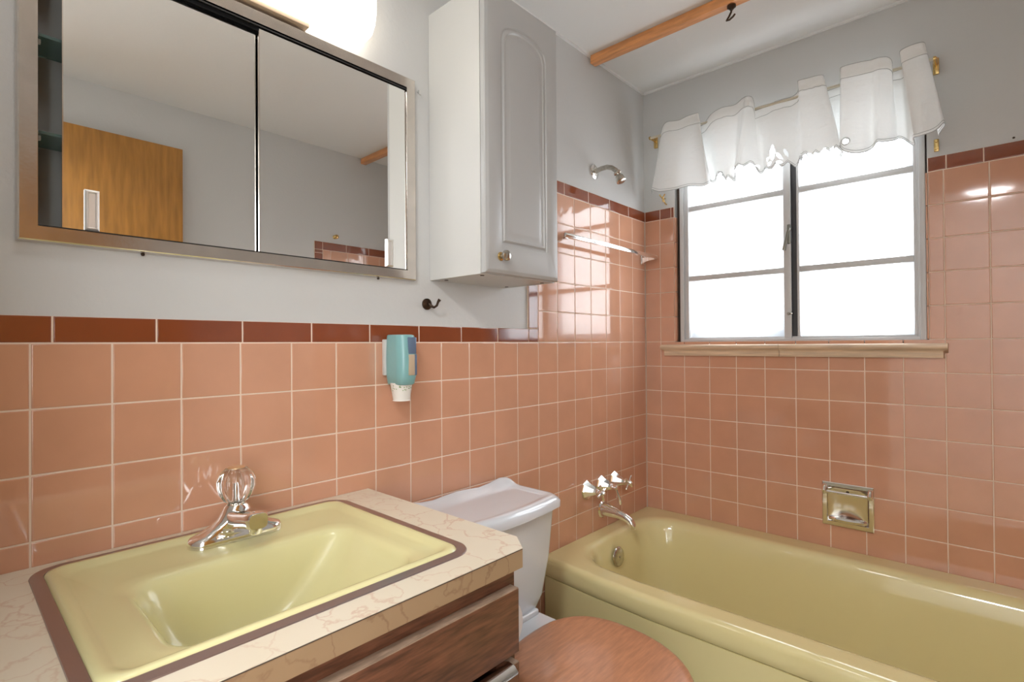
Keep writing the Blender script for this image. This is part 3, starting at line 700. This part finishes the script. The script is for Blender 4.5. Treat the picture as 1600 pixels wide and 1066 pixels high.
# ------------------------------------------------------------------ white wall cabinet
wc = thing('wall_cabinet', 'white wall cabinet with an arched raised panel door and small knob', 'cabinet', -1.07, -.1, .176)
WX0, WX1, WZa, WZb, WD = -1.245, -.938, .176, .932, -.200
mb = MB(); mb.box(WX0, WX0+.016, WD, .006, WZa, WZb); mb.box(WX1-.016, WX1, WD, .006, WZa, WZb); mb.box(WX0+.016, WX1-.016, WD, .006, WZa+.001, WZa+.016); mb.box(WX0+.016, WX1-.016, WD, .006, WZb-.016, WZb-.0005)
mb.box(WX0+.016, WX1-.016, -.0, .006, WZa+.016, WZb-.016); mb.build('carcass', M_white, wc, smooth=0)
for x, y in ((-1.215, -.03), (-1.215, -.175), (-.965, -.03), (-.965, -.175)): MB().lathe([(0, .006), (.0015, .005)], (x, y, WZa+.0005), (0, 0, -1), 14).build('screw_cap', M_bronze, wc)
# door: flat slab whose front face carries the arched groove
dx0, dx1, dz0, dz1, dy = WX0+.002, WX1-.001, WZa+.003, WZb-.002, WD-.0205
px0, px1, pz0, pz1 = dx0+.058, dx1-.052, dz0+.078, dz1-.120     # panel opening; arch rises above pz1
RISE = .050
def arch(i, y):
    a, b, z0 = px0+i, px1-i, pz0+i; pts = []
    n = 24; c = (a+b)/2; h = (b-a)/2
    pts += [(a+(b-a)*k/12, z0) for k in range(12)]
    pts += [(b, z0+(pz1-i*.5-z0)*k/12) for k in range(12)]
    for k in range(n+1):
        f = 1-2*k/n; zz = pz1-i*.5+(RISE-i*.5)*math.sqrt(max(0, 1-(abs(f))**2.4)); pts.append((c+h*f, zz))
    pts += [(a, pz1-i*.5+(z0-pz1+i*.5)*k/12) for k in range(1, 12)]
    return [Vector((x, y, z)) for x, z in pts]
def drect(ref, i, y):
    out = []
    c = ((px0+px1)/2, (pz0+pz1)/2+.0)
    for p in ref:
        ux, uz = p.x-c[0], p.z-c[1]
        X = (dx1-i-c[0]) if ux > 0 else (dx0+i-c[0]); Zz = (dz1-i-c[1]) if uz > 0 else (dz0+i-c[1])
        t = min(abs(X/ux) if abs(ux) > 1e-9 else 9e9, abs(Zz/uz) if abs(uz) > 1e-9 else 9e9); out.append(Vector((c[0]+ux*t, y, c[1]+uz*t)))
    for X in (dx0+i, dx1-i):
        for Zz in (dz0+i, dz1-i):
            k = min(range(len(out)), key=lambda q: (out[q]-Vector((X, y, Zz))).length); out[k] = Vector((X, y, Zz))
    return out
ref = arch(0, dy)
mb = MB()
mb.loft([drect(ref, 0, WD-.001), drect(ref, 0, dy+.008), drect(ref, .002, dy+.0045), drect(ref, .006, dy+.003), drect(ref, .009, dy+.0008), drect(ref, .012, dy), arch(-.002, dy), arch(.002, dy+.002), arch(.004, dy+.005), arch(.007, dy+.0058), arch(.010, dy+.004), arch(.012, dy+.0015),
         arch(.016, dy+.001), arch(.019, dy+.004), arch(.024, dy+.0045), arch(.034, dy+.001), arch(.040, dy+.0005)], True, True)
dr = mb.build('door', M_thermo, wc, smooth=28)
mb = MB(); mb.lathe([(0, .007), (.006, .006), (.010, .0055), (.013, .011), (.019, .0145), (.025, .0135), (.029, .008), (.030, .003)], (-1.191, dy, .224), (0, -1, 0), 24); kb = mb.build('knob', M_nickel, dr)
mb = MB(); mb.lathe([(0, .012), (.003, .011), (.005, .007)], (-1.191, dy-.0002, .224), (0, -1, 0), 20); mb.build('brass_rose', M_brass, kb)

# ------------------------------------------------------------------ dispenser, hooks, small wall items
dp = thing('cup_dispenser', 'teal plastic paper cup dispenser on the wall right of the sink', 'dispenser', -1.385, -.04, -.105)
DX0, DX1 = -1.407, -1.349
mb = MB()
def dring(z, e, yf): return tring(DX0+e, DX1-e, yf, -.004, .018, z, .006)
mb.loft([dring(.020, .006, -.064), dring(.018, .002, -.069), dring(.010, .001, -.071), dring(-.04, -.001, -.076), dring(-.085, 0, -.075), dring(-.106, .003, -.071), dring(-.109, .006, -.067)], True, True)
mb.build('body', M_teal, dp, smooth=50)
box('wall_bracket', M_white, DX0-.003, DX1-.004, -.012, -.0005, -.085, .008, parent=dp, bev=.002)
wm = MB(); wm.box(-1.385, -1.360, -.0815, -.066, -.030, .013, bev=.002); wm.build('smoky_strip', M_slot, dp)
wm = MB(); wm.box(-1.385, -1.366, -.0830, -.066, -.084, -.031, bev=.002); wm.build('view_slot', M_tan, dp)
wm = MB(); wm.box(-1.3655, -1.3595, -.0825, -.066, -.084, -.031, bev=.001); wm.build('slot_edge', M_slot, dp)
cpm = MB(); cpm.lathe([(0, .0285), (.044, .0215), (.0455, .0225), (.0465, .0225), (.047, .020)], (-1.378, -.040, -.104), (0, 0, -1), 36)
cup = tag(cpm.build('paper_cup', M_cup), 'white paper cup with green flower print hanging from the teal dispenser', 'cup')
fm = MB()
for k in range(60):
    a = random.uniform(0, 2*PI); z = -.110-.014*random.random()**1.5; r = .0285-(.0070/.044)*(-.104-z)+.0002
    c = Vector((-1.378+r*math.cos(a), -.040+r*math.sin(a), z)); tmp = Vector((math.cos(a), math.sin(a), 0))
    fm.lathe([(0, .0014), (.0003, .0012)], c, tmp, 6)
fm.build('flower_print', M_leafgreen, cup)

hk = MB(); o = Vector((-1.258, .006, .108))
hk.lathe([(0, .016), (.004, .016), (.007, .011), (.009, .006), (.014, .006)], o, (0, -1, 0), 20)
hk.tube([o+Vector(p) for p in ((0, -.010, 0), (.003, -.017, -.006), (.007, -.025, -.010), (.011, -.032, -.005), (.013, -.035, .005), (.016, -.039, .012))], [.005, .0045, .0035, .0035, .0035, .005], 10)
tag(hk.build('wall_hook', M_bronze), 'small dark bronze robe hook below the wall cabinet', 'hook')
nl = MB(); nl.lathe([(0, .004), (.008, .003)], (-1.283, .006, .700), (0, -1, 0), 8); nl.box(-1.286, -1.280, -.003, -.001, .690, .702)
tag(nl.build('picture_nail', M_white), 'white painted nail in the wall between mirror and wall cabinet', 'nail')
# curtain hardware leftovers by the window
hk = MB(); hk.tube([(.006, -.098, .640), (-.010, -.098, .636), (-.022, -.100, .622), (-.026, -.104, .640), (-.024, -.110, .652)], .003, 8); hk.tube([(-.012, -.098, .634), (-.020, -.088, .648), (-.020, -.084, .655)], .003, 8); hk.tube([(.006, -.104, .612), (-.008, -.103, .616), (-.016, -.101, .630)], .003, 8)
tag(hk.build('curtain_hook', M_brass), 'tiny forked brass curtain hook left of the window', 'hook')
hk = MB(); hk.box(-.001, .006, -1.036, -1.049, .610, .650, bev=.002); hk.lathe([(0, .004), (.003, .003)], (-.001, -1.0425, .618), (-1, 0, 0), 8); hk.lathe([(0, .004), (.003, .003)], (-.001, -1.0425, .642), (-1, 0, 0), 8)
tag(hk.build('bracket_plate', M_brass), 'small tarnished brass plate screwed right of the window above the border', 'plate')
nl = MB(); nl.lathe([(0, .0035), (.004, .002)], (.006, -1.224, .607), (-1, 0, 0), 8); tag(nl.build('wall_nail', M_bronze), 'tiny dark nail in the wall right of the window', 'nail')
kb = MB(); kb.lathe([(0, .012), (.004, .010), (.008, .006), (.018, .013), (.026, .012), (.030, .005)], (-.612, YC, .632), (0, 1, 0), 16)
tag(kb.build('brass_peg', M_brass), 'little brass peg on the far wall above the tiles, seen in the mirror', 'peg')

# ------------------------------------------------------------------ pine rail with hook on the ceiling
bt_ = MB(); bt_.box(-.437, -.403, YC+.001, -.001, 1.108, CEIL-.0005, bev=.0015); tag(bt_.build('ceiling_rail', M_beam), 'orange pine batten fixed across the ceiling', 'batten')
hk = MB(); hk.lathe([(0, .014), (.006, .014), (.010, .008), (.014, .006)], (-.418, -.545, 1.108), (0, 0, -1), 18)
hk.tube([(-.418, -.545, 1.096), (-.416, -.543, 1.088), (-.410, -.534, 1.080), (-.416, -.528, 1.066), (-.424, -.540, 1.060), (-.424, -.552, 1.066), (-.420, -.556, 1.074)], .0032, 10)
tag(hk.build('ceiling_hook', M_bronze), 'black swag hook screwed under the pine batten', 'hook')

# ------------------------------------------------------------------ entrance door folded against the right wall
dd = bpy.data.objects.new('door_1', None); COL.objects.link(dd); dd.location = (-1.8, -1.64, 0.0); dd['kind'] = 'structure'
MB().box(-2.17, -1.408, -1.655, -1.620, FL+.008, .925, bev=.001).build('door_slab', M_door, dd)
mb = MB(); mb.lathe([(0, .03), (.006, .03), (.010, .012), (.03, .010), (.036, .024), (.055, .027), (.065, .018)], (-1.465, -1.6195, -.20), (0, 1, 0), 24); mb.build('door_knob', M_brass, dd)

# ------------------------------------------------------------------ valance
rod = thing('curtain_rod', 'thin cream curtain rod above the window with brass end brackets', 'curtain rod', -.055, -.55, .89)
mb = MB(); mb.tube([(-.055, -.060, .904), (-.055, -1.045, .890)], .0050, 12); mb.build('rod', mat('cream_rod', (.66, .60, .48), .4), rod)
for y, z in ((-.058, .904), (-1.044, .890)):
    mb = MB(); mb.box(-.005, .006, y-.008, y+.008, z-.030, z+.022, bev=.002); mb.tube([(-.004, y, z), (-.040, y, z), (-.055, y, z+.001)], [.005, .005, .006], 10); mb.lathe([(0, .0075), (.006, .0075)], (-.055, y-.003, z), (0, 1, 0), 14)
    mb.build('bracket', M_brass, rod)
CP = [(-.112,-.060,-.052),(-.122,-.075,-.068),(-.150,-.120,-.080),(-.20,-.19,-.074),(-.25,-.28,-.084),(-.288,-.333,-.092),(-.280,-.328,-.062),(-.270,-.320,-.046),(-.285,-.333,-.040),(-.33,-.365,-.066),(-.38,-.40,-.074),
      (-.43,-.430,-.070),(-.465,-.435,-.084),(-.480,-.440,-.100),(-.495,-.462,-.100),(-.502,-.500,-.066),(-.500,-.520,-.044),(-.53,-.545,-.046),(-.58,-.59,-.054),(-.63,-.645,-.050),(-.655,-.665,-.060),(-.660,-.672,-.088),(-.69,-.72,-.094),
      (-.735,-.795,-.094),(-.738,-.790,-.060),(-.725,-.780,-.036),(-.76,-.782,-.032),(-.795,-.785,-.036),(-.790,-.785,-.068),(-.798,-.797,-.094),(-.84,-.85,-.090),(-.88,-.885,-.082),(-.905,-.905,-.092),(-.935,-.935,-.070),(-.93,-.95,-.040),(-.95,-.975,-.036),
      (-.962,-.990,-.052),(-.958,-.992,-.084),(-.985,-1.02,-.100),(-1.015,-1.058,-.096),(-1.022,-1.068,-.070),(-1.012,-1.050,-.042)]
def cr_(a, b, c, d, t): return .5*((2*b)+(-a+c)*t+(2*a-5*b+4*c-d)*t*t+(-a+3*b-3*c+d)*t**3)
def cpath(s):
    q = s*(len(CP)-1); i = min(int(q), len(CP)-2); t = q-i
    P = [CP[max(0, min(len(CP)-1, i+k))] for k in (-1, 0, 1, 2)]
    return tuple(cr_(P[0][k], P[1][k], P[2][k], P[3][k], t) for k in range(3))
NU, NV = 620, 96
def vert(s, v):
    yt, yb, xd = cpath(s)
    front = smooth(-.045, -.085, xd)
    ztop = .902+.038*front+.006*math.sin(9*s*PI)-(.006*s)
    zbot = .648+.014*math.sin(2*PI*s*6.3+.6)+.008*math.sin(2*PI*s*14.7)
    z = ztop+(zbot-ztop)*v
    y = yt+(yb-yt)*v
    amp = .75+.6*v
    x = -.062+(xd+.062)*amp-.004*math.sin(2*PI*s*31+3*v)*v
    # gathered where the rod runs (v about .12)
    pinch = math.exp(-((v-.13)/.05)**2)
    x = x*(1-.25*pinch)+(-.062)*.25*pinch
    return Vector((x, y, z))
def lace(y, z):
    """True where the cutwork is open"""
    def leaf(cy, cz, ang, L, W):
        dy, dz = y-cy, z-cz; c, s = math.cos(ang), math.sin(ang); u = dy*c+dz*s; w_ = -dy*s+dz*c
        return abs(u) < L and abs(w_) < W*(1-(u/L)**2)
    for (cy, cz, a, L, W) in ((-.560, .715, 1.6, .030, .009), (-.535, .690, 2.4, .020, .006), (-.585, .695, .9, .022, .006), (-.52, .672, .2, .022, .005), (-.55, .676, -.2, .016, .007), (-.585, .672, .4, .016, .006), (-.61, .70, 1.2, .02, .006),
                              (-.475, .660, .8, .020, .006), (-.44, .655, 2.0, .014, .005), (-.50, .655, 1.2, .018, .006), (-.70, .655, .9, .016, .006), (-.74, .655, 2.2, .016, .006), (-.77, .655, 1.4, .014, .007), (-.425, .668, 1.6, .018, .008)):
        if leaf(cy, cz, a, L, W): return True
    for cy, cz, r in ((-.372, .668, .008), (-.808, .676, .0085)):
        if (y-cy)**2+(z-cz)**2 < r*r: return True
    return False
va = thing('window_valance', 'gathered white valance with cutwork hem hanging on the rod over the window', 'curtain', -.062, -.56, .64)
mb = MB(); bm = mb.bm; G = []
def hemcut(s):   # bottom edge raised in scallops and torn leaves near the middle
    yt, yb, xd = cpath(s); y = yb; c = 1.0
    if -.66 < y < -.40: c -= .07*(.5+.5*math.sin(y*150))+.05*smooth(-.47, -.56, y)*smooth(-.66, -.60, y)
    if -.80 < y < -.67: c -= .06*(.5+.5*math.sin(y*190))
    if -.40 < y < -.34: c -= .07*math.sin(PI*(y+.34)/-.06)
    return c
for i in range(NU+1):
    s = i/NU; hc = hemcut(s); G.append([bm.verts.new(vert(s, hc*jv/NV)) for jv in range(NV+1)])
for i in range(NU):
    for k in range(NV):
        f = [G[i][k], G[i+1][k], G[i+1][k+1], G[i][k+1]]
        c = (f[0].co+f[2].co)/2
        if k > NV*.55 and lace(c.y, c.z) and c.x < -.045: continue
        bm.faces.new(f)
clothmb = mb
cloth = mb.build('cloth', M_cloth, va, smooth=180, flip=False)
# stitched edges: header seam, hem line, embroidered outlines
mb = MB()
for vfix, rad in ((.135, .0009), (.97, .0009), (1.0, .0014), (0.0, .0012)):
    pts = []
    for i in range(0, NU+1, 3):
        s = i/NU; p = vert(s, vfix*hemcut(s)); pts.append(p+Vector((-.0006, 0, 0)))
    mb.tube(pts, rad, 5)
for cy, cz, r in ((-.372, .668, .011), (-.808, .676, .0125)):
    best = min((i/NU for i in range(NU+1)), key=lambda s: abs(vert(s, .93).y-cy)+(0 if vert(s, .93).x < -.06 else .05)); x = vert(best, .93).x-.001
    mb.tube([Vector((x, cy+r*math.cos(a), cz+r*math.sin(a))) for a in [2*PI*k/24 for k in range(25)]], .0013, 6)
mb.build('stitching', M_hem, va, smooth=60)
